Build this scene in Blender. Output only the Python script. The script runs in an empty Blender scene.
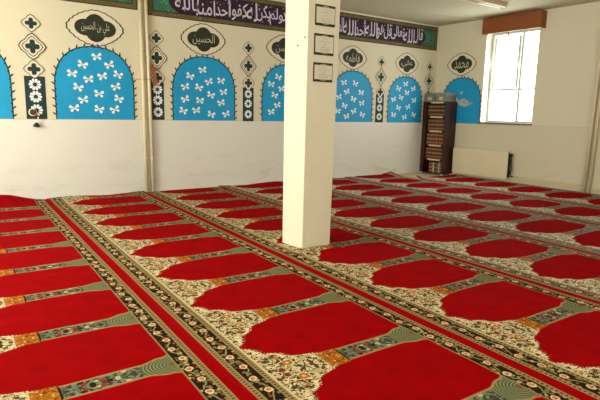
import bpy, bmesh, math, random, unicodedata
from mathutils import Vector, Matrix
C = bpy.context.scene.collection
SC = bpy.context.scene
rnd = random.Random(7)
PI = math.pi

# ------------------------------------------------------------------ camera
BACK, RIGHT, CEIL = 7.241, 8.406, 2.942          # inner faces of the walls and the ceiling
LEFT, FRONT = -2.7, -2.4
cd = bpy.data.cameras.new('camera'); cam = bpy.data.objects.new('camera', cd); C.objects.link(cam)
cd.sensor_width = 36.0; cd.lens = 511.055 / 600 * 36; cd.clip_start = 0.02
fw = Vector((0.56514815, 0.80708283, -0.17095285)); rt = Vector((0.82093256, -0.57068754, 0.01963351))
up = Vector((0.08171479, 0.1514366, 0.98508357))
M = Matrix.Identity(4)
for i in range(3):
    M[i][0] = rt[i]; M[i][1] = up[i]; M[i][2] = -fw[i]
M.translation = Vector((0, 0, 1.2))
cam.matrix_world = M
SC.camera = cam

# ------------------------------------------------------------------ world, lights, exposure
w = bpy.data.worlds.new('daylight'); SC.world = w; w.use_nodes = True
bg = w.node_tree.nodes['Background']; bg.inputs[0].default_value = (1.0, 0.985, 0.93, 1); bg.inputs[1].default_value = 6.0

def area(name, loc, direction, sx, sy, energy, color):
    l = bpy.data.lights.new(name, 'AREA'); l.shape = 'RECTANGLE'; l.size = sx; l.size_y = sy
    l.energy = energy; l.color = color
    o = bpy.data.objects.new(name, l); C.objects.link(o); o.location = loc
    o.rotation_euler = Vector(direction).to_track_quat('-Z', 'Y').to_euler()
    return o
# daylight entering by the two windows of the left wall, the front windows and the window in view
area('daylight_side_window', (LEFT + 0.02, 0.4, 1.75), (1, 0, -0.12), 2.2, 1.5, 70, (0.97, 1.0, 0.97))
area('daylight_side_window_far', (LEFT + 0.02, 4.6, 1.75), (1, 0, -0.12), 2.2, 1.5, 250, (0.97, 1.0, 0.97))
area('daylight_front_window', (3.2, FRONT + 0.02, 1.8), (0, 1, -0.15), 3.6, 1.5, 30, (0.97, 1.0, 0.97))
area('daylight_window', (RIGHT + 0.26, 5.58, 1.87), (-1, 0, -0.35), 1.02, 1.5, 40, (0.95, 0.98, 1.0))
vs = SC.view_settings
SC.display_settings.display_device = 'sRGB'
vs.view_transform = 'Standard'; vs.look = 'None'; vs.gamma = 1.0; vs.use_curve_mapping = False
vs.exposure = -0.18

# ------------------------------------------------------------------ helpers
def lin(c):
    return tuple(((x / 255) / 12.92 if x / 255 <= 0.04045 else ((x / 255 + 0.055) / 1.055) ** 2.4) for x in c)

def link(name, data, parent=None):
    o = bpy.data.objects.new(name, data); C.objects.link(o)
    if parent: o.parent = parent
    return o
def tag(o, label=None, cat=None, group=None, kind=None):
    if label: o['label'] = label
    if cat: o['category'] = cat
    if group: o['group'] = group
    if kind: o['kind'] = kind
    return o
def thing(name, label, cat, loc=(0, 0, 0), group=None, rotz=0):
    o = link(name, None); o.location = loc; o.rotation_euler = (0, 0, rotz)
    return tag(o, label, cat, group)
def mesh_obj(name, bm, mats, parent=None, kind=None, smooth=False):
    me = bpy.data.meshes.new(name)
    bmesh.ops.recalc_face_normals(bm, faces=bm.faces) if smooth is None else None
    bm.to_mesh(me); bm.free()
    for m in (mats if isinstance(mats, (list, tuple)) else [mats]): me.materials.append(m)
    if smooth:
        for p in me.polygons: p.use_smooth = True
    o = link(name, me, parent)
    if kind: o['kind'] = kind
    return o
def add_box(bm, x0, x1, y0, y1, z0, z1, mi=0, bevel=0.0):
    v = [bm.verts.new((x, y, z)) for z in (z0, z1) for y in (y0, y1) for x in (x0, x1)]
    fs = [bm.faces.new([v[i] for i in f]) for f in ((0, 2, 3, 1), (4, 5, 7, 6), (0, 1, 5, 4), (2, 6, 7, 3), (0, 4, 6, 2), (1, 3, 7, 5))]
    for f in fs: f.material_index = mi
    if bevel:
        es = {e for f in fs for e in f.edges}
        r = bmesh.ops.bevel(bm, geom=list(es), offset=bevel, segments=2, affect='EDGES', profile=0.6)
        for f in r['faces']: f.material_index = mi
def box(name, x0, x1, y0, y1, z0, z1, m, parent=None, kind=None, bevel=0.0):
    bm = bmesh.new(); add_box(bm, x0, x1, y0, y1, z0, z1, 0, bevel)
    return mesh_obj(name, bm, m, parent, kind)
def add_tube(bm, pts, r, seg=10, mi=0, cap=True):
    pts = [Vector(p) for p in pts]; rings = []
    for i, p in enumerate(pts):
        d = (pts[min(i + 1, len(pts) - 1)] - pts[max(i - 1, 0)]).normalized()
        a = d.orthogonal().normalized() if abs(d.z) < 0.9 else Vector((1, 0, 0)); a = (a - d * a.dot(d)).normalized(); b = d.cross(a)
        rr = r[i] if isinstance(r, (list, tuple)) else r
        rings.append([bm.verts.new(p + (a * math.cos(2 * PI * k / seg) + b * math.sin(2 * PI * k / seg)) * rr) for k in range(seg)])
    for i in range(len(rings) - 1):
        for k in range(seg):
            f = bm.faces.new((rings[i][k], rings[i][(k + 1) % seg], rings[i + 1][(k + 1) % seg], rings[i + 1][k])); f.material_index = mi; f.smooth = True
    if cap:
        bm.faces.new(rings[0][::-1]).material_index = mi; bm.faces.new(rings[-1]).material_index = mi
def tube(name, pts, r, m, parent=None, kind=None, seg=10):
    bm = bmesh.new(); add_tube(bm, pts, r, seg); return mesh_obj(name, bm, m, parent, kind)

# ------------------------------------------------------------------ shader expressions
class Ex:
    """A value inside a node tree; arithmetic on it adds Math nodes."""
    def __init__(s, nt, v): s.nt = nt; s.v = v
    def op(s, o, *a):
        n = s.nt.nodes.new('ShaderNodeMath'); n.operation = o
        for i, x in enumerate((s,) + a):
            x = x.v if isinstance(x, Ex) else x
            if isinstance(x, (int, float)): n.inputs[i].default_value = x
            else: s.nt.links.new(x, n.inputs[i])
        return Ex(s.nt, n.outputs[0])
    def __add__(s, o): return s.op('ADD', o)
    __radd__ = __add__
    def __sub__(s, o): return s.op('SUBTRACT', o)
    def __rsub__(s, o): return (s * -1.0) + o
    def __mul__(s, o): return s.op('MULTIPLY', o)
    __rmul__ = __mul__
    def __truediv__(s, o): return s.op('DIVIDE', o)
    def abs(s): return s.op('ABSOLUTE')
    def fract(s): return s.op('FRACT')
    def floor(s): return s.op('FLOOR')
    def sin(s): return s.op('SINE')
    def sqrt(s): return s.op('SQRT')
    def min(s, o): return s.op('MINIMUM', o)
    def max(s, o): return s.op('MAXIMUM', o)
    def lt(s, e, soft=0.003):           # 1 where s < e
        d = (s - e) if isinstance(e, Ex) else (s + (-e))
        n = s.nt.nodes.new('ShaderNodeMapRange'); n.interpolation_type = 'SMOOTHSTEP'
        s.nt.links.new(d.v, n.inputs[0]); n.inputs[1].default_value = -soft; n.inputs[2].default_value = soft
        n.inputs[3].default_value = 1; n.inputs[4].default_value = 0
        return Ex(s.nt, n.outputs[0])
    def gt(s, e, soft=0.003): return 1.0 - s.lt(e, soft)
    def inside(s, a, b, soft=0.003): return s.gt(a, soft) * s.lt(b, soft)
def mixc(nt, fac, a, b):
    n = nt.nodes.new('ShaderNodeMix'); n.data_type = 'RGBA'
    nt.links.new(fac.v, n.inputs[0])
    for i, c in ((6, a), (7, b)):
        if isinstance(c, tuple): n.inputs[i].default_value = c + (1,) if len(c) == 3 else c
        else: nt.links.new(c, n.inputs[i])
    return n.outputs[2]
def combine(nt, x, y, z=0.0):
    n = nt.nodes.new('ShaderNodeCombineXYZ')
    for i, c in enumerate((x, y, z)):
        if isinstance(c, Ex): nt.links.new(c.v, n.inputs[i])
        else: n.inputs[i].default_value = c
    return n.outputs[0]
def noise(nt, vec, scale, detail=2.0, dist=0.0):
    n = nt.nodes.new('ShaderNodeTexNoise'); n.inputs['Scale'].default_value = scale; n.inputs['Detail'].default_value = detail
    n.inputs['Distortion'].default_value = dist
    if vec is not None: nt.links.new(vec, n.inputs['Vector'])
    return Ex(nt, n.outputs[0])
def voronoi(nt, vec, scale):
    n = nt.nodes.new('ShaderNodeTexVoronoi'); n.inputs['Scale'].default_value = scale; n.inputs['Randomness'].default_value = 0.75
    nt.links.new(vec, n.inputs['Vector'])
    sep = nt.nodes.new('ShaderNodeSeparateColor'); nt.links.new(n.outputs['Color'], sep.inputs[0])
    return Ex(nt, n.outputs['Distance']), Ex(nt, sep.outputs[0]), Ex(nt, sep.outputs[1])
def material(name):
    m = bpy.data.materials.new(name); m.use_nodes = True
    return m, m.node_tree, m.node_tree.nodes['Principled BSDF']
def bump(nt, b, height, strength, distance=0.002):
    n = nt.nodes.new('ShaderNodeBump'); n.inputs['Strength'].default_value = strength; n.inputs['Distance'].default_value = distance
    nt.links.new(height.v, n.inputs['Height']); nt.links.new(n.outputs[0], b.inputs['Normal'])
def simple(name, rgb, rough=0.6, var=0.08, scale=8.0, metal=0.0, bmp=0.0, spec=0.5):
    m, nt, b = material(name)
    tc = nt.nodes.new('ShaderNodeTexCoord')
    n = noise(nt, tc.outputs['Object'], scale, 3.0)
    c = lin(rgb); d = tuple(x * (1 - 2.5 * var) for x in c)
    col = mixc(nt, n, d, tuple(min(1, x * (1 + var)) for x in c))
    nt.links.new(col, b.inputs['Base Color'])
    b.inputs['Roughness'].default_value = rough; b.inputs['Metallic'].default_value = metal
    b.inputs['Specular IOR Level'].default_value = spec
    if bmp: bump(nt, b, noise(nt, tc.outputs['Object'], scale * 12, 2.0), bmp)
    return m
def world_pos(nt):
    g = nt.nodes.new('ShaderNodeNewGeometry'); s = nt.nodes.new('ShaderNodeSeparateXYZ')
    nt.links.new(g.outputs['Position'], s.inputs[0])
    return g.outputs['Position'], Ex(nt, s.outputs[0]), Ex(nt, s.outputs[1]), Ex(nt, s.outputs[2])

# ------------------------------------------------------------------ materials
def wall_material(name, plain=False):
    m, nt, b = material(name)
    pos, x, y, z = world_pos(nt)
    big = noise(nt, pos, 0.7, 3.0); fine = noise(nt, pos, 5.0, 4.0)
    upper = mixc(nt, big, lin((214, 206, 176)), lin((222, 215, 187)))
    lower = mixc(nt, big, lin((218, 217, 204)), lin((227, 226, 214)))
    low = z.lt(1.035, 0.002)
    if plain: lower = mixc(nt, big, lin((206, 197, 164)), lin((214, 206, 176)))
    col = mixc(nt, low, upper, lower)
    scuff = (noise(nt, combine(nt, x * 1.0, y * 1.0, z * 3.0), 2.2, 5.0, 0.6)).gt(0.62, 0.1) * z.lt(0.45, 0.35) * 0.35
    col = mixc(nt, scuff, col, lin((196, 180, 150)))
    line = z.inside(1.033, 1.041, 0.002) * 0.5
    col = mixc(nt, line, col, lin((180, 160, 120)))
    nt.links.new(col, b.inputs['Base Color'])
    rough = 0.75 - low * 0.35
    nt.links.new(rough.v, b.inputs['Roughness'])
    bump(nt, b, fine, 0.25, 0.004)
    return m
M_wall = wall_material('two_tone_wall_paint'); M_wall2 = wall_material('cream_wall_paint', True)
M_ceil = simple('ceiling_paint', (204, 200, 170), 0.9, 0.03, 1.5)
M_floor = simple('beige_floor_matting', (205, 180, 140), 0.8, 0.08, 6)
M_pillar = simple('pillar_paint', (222, 216, 188), 0.6, 0.03, 2.5)
M_pipe = simple('cream_pipe_paint', (224, 210, 174), 0.45, 0.06, 5)
M_base = simple('cream_skirting', (205, 190, 150), 0.6, 0.06, 4)
M_frame = simple('white_window_frame', (190, 196, 180), 0.4, 0.02)
M_sill = simple('brown_stone_sill', (112, 96, 70), 0.5, 0.1, 10)
M_reveal = simple('white_reveal', (240, 236, 220), 0.7, 0.02)
M_green = simple('dark_green_paint', (38, 46, 30), 0.7, 0.15, 20)
M_teal = simple('dark_teal_paint', (16, 52, 54), 0.7, 0.12, 20)
M_cream = simple('cream_paint', (226, 216, 186), 0.7, 0.03)
M_lett = simple('faded_cream_lettering', (196, 190, 160), 0.7, 0.1)
M_white = simple('white_paint', (244, 248, 246), 0.7, 0.03)
M_blue = simple('bright_blue_paint', (0, 156, 208), 0.6, 0.06, 6)
M_leaf = simple('vine_paint', (24, 52, 48), 0.7, 0.2, 30)
M_body = simple('butterfly_body_paint', (206, 190, 160), 0.7)
M_grey = simple('grey_bird_paint', (190, 196, 190), 0.7, 0.25, 14)
M_black = simple('black_plastic', (22, 20, 18), 0.45)
M_rust = simple('brown_tape', (158, 100, 44), 0.6, 0.3, 40)
M_dark = simple('dark_wood', (56, 18, 4), 0.4, 0.2, 18)
M_darkin = simple('dark_wood_inside', (48, 14, 10), 0.5, 0.2, 18)
M_gold = simple('gold_foil', (190, 140, 70), 0.4, 0.15, 30)
M_rad = simple('radiator_enamel', (222, 210, 172), 0.35, 0.03, 3)
M_tube = simple('white_tube_glass', (250, 246, 226), 0.3, 0.01)
M_metal = simple('grey_metal', (150, 150, 145), 0.35, 0.1, 10, 0.7)

def wood_material():
    m, nt, b = material('red_brown_wood')
    tc = nt.nodes.new('ShaderNodeTexCoord'); mp = nt.nodes.new('ShaderNodeMapping'); mp.inputs['Scale'].default_value = (3, 1.2, 22)
    nt.links.new(tc.outputs['Object'], mp.inputs[0])
    n = noise(nt, mp.outputs[0], 3.0, 5.0, 0.5)
    nt.links.new(mixc(nt, n, lin((112, 52, 6)), lin((150, 80, 14))), b.inputs['Base Color']); b.inputs['Roughness'].default_value = 0.5
    return m
M_wood = wood_material()

def glass_material():
    m = bpy.data.materials.new('window_glass'); m.use_nodes = True; nt = m.node_tree
    nt.nodes.remove(nt.nodes['Principled BSDF'])
    t = nt.nodes.new('ShaderNodeBsdfTransparent'); t.inputs[0].default_value = (0.96, 0.98, 0.97, 1)
    g = nt.nodes.new('ShaderNodeBsdfGlossy'); g.inputs['Roughness'].default_value = 0.02
    mx = nt.nodes.new('ShaderNodeMixShader'); mx.inputs[0].default_value = 0.05
    nt.links.new(t.outputs[0], mx.inputs[1]); nt.links.new(g.outputs[0], mx.inputs[2])
    nt.links.new(mx.outputs[0], nt.nodes['Material Output'].inputs[0])
    return m
M_glass = glass_material()

def carpet_material(name, pale=0.0):
    """pale 0: dark borders, warm cream corners, orange blocks; 1: window sheen painted as paler, greyer colour on the rows beyond the pillar."""
    def pick(c0, c1): return lin(tuple(a + (b_ - a) * pale for a, b_ in zip(c0, c1)))
    m, nt, b = material(name)
    uvn = nt.nodes.new('ShaderNodeUVMap'); uvn.uv_map = 'UVMap'
    sp = nt.nodes.new('ShaderNodeSeparateXYZ'); nt.links.new(uvn.outputs[0], sp.inputs[0])
    W, PT = 1.234, 0.64
    u = Ex(nt, sp.outputs[0]) * W
    vraw = Ex(nt, sp.outputs[1])
    vc = (vraw + 0.5).fract() - 0.5                 # -0.5..0.5 around the middle of a niche
    dn = vc.abs() * PT                              # distance from the niche's axis
    dd = PT / 2 + dn * -1.0                         # distance from the divider's axis
    va = vraw * PT
    sym = combine(nt, u, dn, 0.0)                   # mirrored pattern space
    sym2 = combine(nt, u, dd, 3.0)
    flat = combine(nt, u, va, 0.0)
    red, red2 = lin((154, 0, 4)), lin((138, 0, 3))
    tan, cream, brown, olive = pick((150, 128, 84), (138, 124, 116)), pick((216, 196, 148), (240, 236, 218)), pick((50, 30, 18), (84, 72, 58)), lin((92, 84, 52))
    orange, teal, dkred, pink = pick((170, 104, 32), (150, 128, 104)), pick((116, 126, 104), (146, 138, 138)), lin((130, 26, 20)), lin((214, 160, 120))
    # red field, a little uneven in the pile
    col = mixc(nt, noise(nt, flat, 9.0, 4.0).gt(0.5, 0.25), red2, red)
    # --- cream spandrel between border and niche
    r = nt.nodes.new('ShaderNodeValToRGB'); cr = r.color_ramp; cr.interpolation = 'LINEAR'
    pts = [(0.0, .172), (.015, .192), (.04, .226), (.07, .246), (.10, .252), (.118, .262), (.132, .305), (.155, .335), (.18, .344), (.198, .355), (.212, .405), (.228, .462), (.245, .500), (.26, .50), (.32, .50)]
    while len(cr.elements) > 1: cr.elements.remove(cr.elements[0])
    cr.elements[0].position = 0; cr.elements[0].color = (pts[0][1],) * 3 + (1,)
    for p, g in pts[1:]:
        e = cr.elements.new(p / 0.32); e.color = (g, g, g, 1)
    nt.links.new((dn / 0.32).v, r.inputs[0])
    edge = Ex(nt, r.outputs[0])
    fringe = (noise(nt, sym, 95.0, 1.0) - 0.5) * 0.10
    span_d = u - (edge + fringe)
    span = span_d.lt(0.0, 0.004)
    scr = noise(nt, sym, 12.0, 1.0, 1.8)
    ring = ((scr * 7.0).fract() - 0.5).abs()
    sc = mixc(nt, ring.lt(0.17, 0.05), cream, pick((70, 58, 34), (104, 98, 74)))
    sc = mixc(nt, noise(nt, sym, 34.0, 2.0).gt(0.56, 0.03) * 0.9, sc, brown)
    d, ra, rb = voronoi(nt, sym, 15.0)
    fl = d.lt(0.36, 0.06) * ra.gt(0.35, 0.02)
    fcol = mixc(nt, rb.gt(0.62, 0.01), lin((118, 44, 26)), mixc(nt, rb.gt(0.8, 0.01), lin((70, 66, 36)), orange))
    sc = mixc(nt, fl, sc, fcol)
    sc = mixc(nt, d.lt(0.15, 0.04) * ra.gt(0.35, 0.02), sc, lin((224, 190, 140)))
    sc = mixc(nt, (span_d + 0.022).abs().lt(0.011, 0.004), sc, lin((226, 212, 168)))
    sc = mixc(nt, span_d.gt(-0.010, 0.003), sc, lin((120, 108, 72)))      # light leafy outline
    col = mixc(nt, span, col, sc)
    # --- grey divider between niches
    flare = u.gt(0.985, 0.045) * 0.028 + u.gt(1.07, 0.02) * 0.012 + ((u - 0.86) * (0.22 * pale)).max(0.0)
    hw = u.gt(0.585, 0.004) * -0.010 + 0.073 + flare
    div = dd.lt(hw, 0.003) * u.gt(0.47)
    dv, da, db = voronoi(nt, sym2, 26.0)
    dc = mixc(nt, noise(nt, sym2, 52.0, 2.0).gt(0.5, 0.05), teal, pick((62, 58, 42), (104, 94, 90)))
    dc = mixc(nt, dv.lt(0.36, 0.05), dc, mixc(nt, da.gt(0.6, 0.01), lin((186, 170, 130)), mixc(nt, da.gt(0.82, 0.01), brown, lin((150, 50, 34)))))
    # fan of arcs at the divider's end
    ax, ay = u - 1.075, dd * 1.15
    rad = (ax * ax + ay * ay).sqrt()
    fan = mixc(nt, ((rad * 62.0).fract() - 0.5).abs().lt(0.22, 0.1), pick((78, 88, 62), (128, 118, 114)), pick((134, 132, 96), (156, 146, 138)))
    fan = mixc(nt, rad.lt(0.02, 0.008), fan, lin((120, 84, 50)))
    dc = mixc(nt, u.gt(0.93), dc, fan)
    # orange block
    oc = mixc(nt, ((noise(nt, sym2, 26.0, 2.0, 1.0) * 5.0).fract() - 0.5).abs().lt(0.14, 0.06), orange, pick((110, 52, 14), (112, 92, 76)))
    oc = mixc(nt, noise(nt, sym2, 40.0).gt(0.62, 0.03), oc, lin((220, 180, 110)))
    dc = mixc(nt, u.lt(0.585), dc, oc)
    dc = mixc(nt, (u - 0.585).abs().lt(0.006, 0.002), dc, brown)
    rim = dd.gt(hw - 0.012, 0.002) * u.gt(0.585)
    dc = mixc(nt, rim, dc, pick((160, 132, 84), (150, 134, 124)))
    col = mixc(nt, div, col, dc)
    # --- borders along both long edges
    q = (u - W / 2).abs() * -1.0 + W / 2            # distance from the nearer edge
    t = va / 0.115
    side = (t.floor() * 0.5).fract() * 4.0 - 1.0    # flowers alternate from one side to the other
    wv = (noise(nt, flat, 22.0, 1.0) - 0.5) * 0.030
    qc = q + (t * PI).sin() * -0.020 + wv + -0.105
    bc = mixc(nt, qc.abs().lt(0.0045, 0.002), pick((38, 25, 16), (134, 120, 116)), pick((150, 136, 90), (160, 148, 136)))
    lv, la, lb = voronoi(nt, flat, 40.0)
    bc = mixc(nt, lv.lt(0.46, 0.06) * la.gt(0.18, 0.02), bc, mixc(nt, lb.gt(0.5, 0.01), lin((112, 114, 76)), mixc(nt, lb.gt(0.75, 0.01), lin((184, 158, 108)), lin((122, 78, 44)))))
    fx = t.fract() - 0.5
    fy = (q - 0.105) + side * 0.006
    fd = (fx * fx * 0.0115 + fy * fy).sqrt() + (noise(nt, flat, 60.0, 1.0) - 0.5) * 0.016
    bc = mixc(nt, fd.lt(0.025, 0.003), bc, pick((40, 14, 10), (96, 74, 70)))
    curl = (fd + fx * 0.016).abs()
    bc = mixc(nt, curl.inside(0.010, 0.019, 0.002), bc, lin((222, 190, 146)))
    bc = mixc(nt, fd.lt(0.008, 0.002), bc, lin((206, 120, 92)))
    col = mixc(nt, q.lt(0.150), col, bc)
    stripe = q.inside(0.019, 0.067, 0.002).max(q.inside(0.143, 0.184, 0.002))
    bead = ((va / 0.022).fract() - 0.5).abs().lt(0.26, 0.08)
    bq = (q - 0.050).abs().lt(0.007, 0.002).max((q - 0.158).abs().lt(0.007, 0.002))
    st = mixc(nt, bead * bq * 0.85, tan, lin((70, 40, 22)))
    st = mixc(nt, (q - 0.178).abs().lt(0.004, 0.002), st, lin((214, 198, 150)))
    col = mixc(nt, stripe * (u - W / 2).lt(0.0, 0.001).max(q.lt(0.151)), col, st)
    col = mixc(nt, q.lt(0.034 - 0.014 * pale, 0.002), col, pick((148, 0, 5), (132, 0, 14)))
    nt.links.new(col, b.inputs['Base Color'])
    b.inputs['Roughness'].default_value = 0.95
    b.inputs['Specular IOR Level'].default_value = 0.03
    bump(nt, b, noise(nt, flat, 420.0, 2.0), 0.5, 0.003)
    return m
M_carpets = [carpet_material('woven_prayer_carpet'), carpet_material('woven_prayer_carpet_half_sheen_tint', 0.45), carpet_material('woven_prayer_carpet_sheen_tint', 0.9)]  # the greyer copies have the window's sheen on the far strips painted in

def brocade(name, base, a, bb):
    m, nt, b = material(name)
    tc = nt.nodes.new('ShaderNodeTexCoord')
    d, ra, rb = voronoi(nt, tc.outputs['Object'], 16.0)
    n = noise(nt, tc.outputs['Object'], 24.0, 2.0, 1.0)
    c = mixc(nt, ((n * 5).fract() - 0.5).abs().lt(0.13, 0.05), lin(base), lin(a))
    c = mixc(nt, d.lt(0.3, 0.05) * ra.gt(0.55, 0.02), c, lin(bb))
    nt.links.new(c, b.inputs['Base Color']); b.inputs['Roughness'].default_value = 0.8
    return m
M_bgreen = brocade('green_brocade', (34, 92, 68), (90, 150, 110), (120, 60, 40))
M_bpurple = brocade('purple_brocade', (36, 10, 40), (52, 22, 48), (90, 46, 40))
M_bolive = brocade('olive_banner_edge', (104, 92, 48), (84, 76, 40), (128, 112, 64))
M_bwhite = simple('banner_lettering', (214, 204, 220), 0.7, 0.05)

# ------------------------------------------------------------------ room shell
box('floor', LEFT - .2, RIGHT + .3, FRONT - .2, BACK + .2, -0.12, 0.0, M_floor, kind='structure')
box('ceiling', LEFT - .2, RIGHT + .3, FRONT - .2, BACK + .2, CEIL, CEIL + .12, M_ceil, kind='structure')
box('wall_back', LEFT - .2, RIGHT + .3, BACK, BACK + .2, 0, CEIL, M_wall, kind='structure')
def wall_with_holes(name, axis, pos, thick, a0, a1, holes, m):
    """A wall slab in a plane of constant x or y with rectangular openings (a0, a1, z0, z1)."""
    bm = bmesh.new(); cuts = [a0]
    for h in holes: cuts += [h[0], h[1]]
    cuts.append(a1)
    def put(p, q, z0, z1):
        if q - p < 1e-4 or z1 - z0 < 1e-4: return
        if axis == 'x': add_box(bm, pos, pos + thick, p, q, z0, z1)
        else: add_box(bm, p, q, pos, pos + thick, z0, z1)
    for i in range(0, len(cuts), 2): put(cuts[i], cuts[i + 1], 0, CEIL)
    for h in holes: put(h[0], h[1], 0, h[2]); put(h[0], h[1], h[3], CEIL)
    return mesh_obj(name, bm, m, kind='structure')
WY0, WY1, WZ0, WZ1 = 5.06, 6.10, 1.065, 2.70
wall_with_holes('wall_right', 'x', RIGHT, 0.3, FRONT - .2, BACK, [(WY0, WY1, WZ0, WZ1)], M_wall2)
wall_with_holes('wall_left', 'x', LEFT - .2, 0.2, FRONT - .2, BACK, [(-0.7, 1.5, 1.0, 2.5), (3.5, 5.7, 1.0, 2.5)], M_wall)
wall_with_holes('wall_front', 'y', FRONT - .2, 0.2, LEFT, RIGHT, [(1.4, 5.0, 1.0, 2.5)], M_wall)

# skirting and heating pipes along the right wall
box('baseboard_right', RIGHT - 0.018, RIGHT, FRONT, 6.60, 0.0, 0.085, M_base, kind='structure')

# window in the right wall
win = link('window_1', None); win['kind'] = 'structure'
FX0, FX1 = RIGHT + 0.17, RIGHT + 0.23
def fr(y0, y1, z0, z1, x0=FX0, x1=FX1): box('window_frame', x0, x1, y0, y1, z0, z1, M_frame, win, 'structure', 0.004)
fr(WY0, WY0 + .05, WZ0, WZ1); fr(WY1 - .05, WY1, WZ0, WZ1); fr(WY0 + .05, WY1 - .05, WZ0, WZ0 + .035); fr(WY0 + .05, WY1 - .05, WZ1 - .05, WZ1)
fr(5.445, 5.485, WZ0 + .035, WZ1 - .05)
fr(WY0 + .05, 5.445, 1.655, 1.685); fr(5.485, WY1 - .05, 1.655, 1.685)
# opening light, upper left: a slimmer sash inside the frame
for a in ((5.985, 6.015, 1.70, 2.60), (5.50, 5.53, 1.70, 2.60)): box('sash', FX0 - .02, FX0 + .02, *a, M_frame, win, 'structure')
box('window_pane', FX0 + .025, FX0 + .031, WY0 + .04, WY1 - .04, WZ0 + .03, WZ1 - .04, M_glass, win, 'structure')
bm = bmesh.new()
t = 0.006
add_box(bm, RIGHT + .001, RIGHT + .29, WY0, WY0 + t, WZ0, WZ1); add_box(bm, RIGHT + .001, RIGHT + .29, WY1 - t, WY1, WZ0, WZ1)
add_box(bm, RIGHT + .001, RIGHT + .29, WY0, WY1, WZ1 - t, WZ1)
mesh_obj('window_reveal', bm, M_reveal, win, 'structure')
box('window_sill', RIGHT - 0.03, RIGHT + .17, WY0 - .01, WY1 + .03, WZ0 - .028, WZ0 + .002, M_sill, win, 'structure', 0.004)

# ------------------------------------------------------------------ pillar
PX0, PX1, PY0, PY1 = 2.502, 2.808, 3.528, 3.846
bm = bmesh.new(); add_box(bm, PX0, PX1, PY0, PY1, 0, CEIL)
for v in bm.verts:                                    # the plastered shaft widens a little towards the ceiling
    if v.co.z > 1:
        if v.co.x > 2.7: v.co.x += 0.055
        elif v.co.y < 3.7: v.co.x += 0.022
bmesh.ops.bevel(bm, geom=list(bm.edges), offset=0.006, segments=2, affect='EDGES', profile=0.6)
mesh_obj('pillar', bm, M_pillar, kind='structure')

# ------------------------------------------------------------------ carpets
def edge_fn(a, b): return lambda y: min(a + b * y, RIGHT - 0.022)
EDGES = [edge_fn(-.30, .0185), edge_fn(.9326, .01525), edge_fn(2.1545, .02217), edge_fn(3.4014, .01155),
         edge_fn(4.5775, .02803), edge_fn(5.9526, .01021), edge_fn(7.055, .0190), edge_fn(8.27, .0200)]
def wob(x, y, s): return math.sin(x * 7.1 + s) * math.sin(y * 5.3 + 1.7 * s) * 0.5 + math.sin(x * 17 + y * 13 + s) * 0.3
def carpet(i, tip, pitch, y_end, label, zfun=None, y_start=0.2):
    L, Rr = EDGES[i], EDGES[i + 1]
    nx, ny = 44, int((y_end - y_start) / 0.03)
    bm = bmesh.new(); uvl = bm.loops.layers.uv.new('UVMap')
    grid = []; UV = {}
    for b_ in range(ny + 1):
        y = y_start + (y_end - y_start) * b_ / ny; row = []
        for a in range(nx + 1):
            u = a / nx
            x = (L(y) + 0.0004) * (1 - u) + (Rr(y) - 0.0004) * u
            yy = y
            z = 0.011 + 0.0025 * (wob(x, y, 0) + 1)
            if min(a, nx - a) == 0: z -= 0.0015
            if zfun:
                dz, dy = zfun(x, y, u); z += dz; yy = y + dy
            v = bm.verts.new((x, yy, z)); row.append(v)
            UV[v] = (u, (y + 0.0185 * x - tip) / pitch)
        grid.append(row)
    for b_ in range(ny):
        for a in range(nx):
            q = (grid[b_][a], grid[b_][a + 1], grid[b_ + 1][a + 1], grid[b_ + 1][a])
            if all(PX0 - 0.03 < v.co.x < PX1 + 0.03 and PY0 - 0.03 < v.co.y < PY1 + 0.03 for v in q): continue
            f = bm.faces.new(q); f.smooth = True
            for l in f.loops: l[uvl].uv = UV[l.vert]
    for v in [v for v in bm.verts if not v.link_faces]: bm.verts.remove(v)
    # push the cut edge clear of the pillar
    for v in bm.verts:
        if PX0 - 0.004 < v.co.x < PX1 + 0.004 and PY0 - 0.004 < v.co.y < PY1 + 0.004:
            dl = [(v.co.x - PX0, 0), (PX1 - v.co.x, 1), (v.co.y - PY0, 2), (PY1 - v.co.y, 3)]
            k = min(dl)[1]
            if k == 0: v.co.x = PX0 - 0.004
            elif k == 1: v.co.x = PX1 + 0.004
            elif k == 2: v.co.y = PY0 - 0.004
            else: v.co.y = PY1 + 0.004
    # thickness: drop the open edges to the floor
    be = [e for e in bm.edges if len(e.link_faces) == 1]
    low = {}; rim = {}
    for e in be:
        for v in e.verts:
            if v not in low:
                low[v] = bm.verts.new((v.co.x, v.co.y, max(0.001, v.co.z - 0.010))); UV[low[v]] = UV[v]
                rim[v] = bm.verts.new(v.co); UV[rim[v]] = UV[v]      # a crisp edge: the side has corners of its own
    for e in be:
        a, b2 = e.verts
        f = bm.faces.new((rim[a], rim[b2], low[b2], low[a]))
        for l in f.loops: l[uvl].uv = UV[l.vert]
    o = mesh_obj('prayer_carpet', bm, M_carpets[(0, 0, 0, 1, 2, 2, 2)[i]])
    return tag(o, label, 'carpet', 'rows of red prayer carpet')
def gauss(x, s): return math.exp(-(x / s) ** 2)
def z_bunch(x, y, u):       # the end pushed up against the wall
    t = max(0.0, (y - 6.5) / 0.7)
    return (0.10 * t ** 2 * gauss(x - 0.55, 0.28) + 0.03 * t * gauss(x - 0.05, 0.2), 0)
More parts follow.
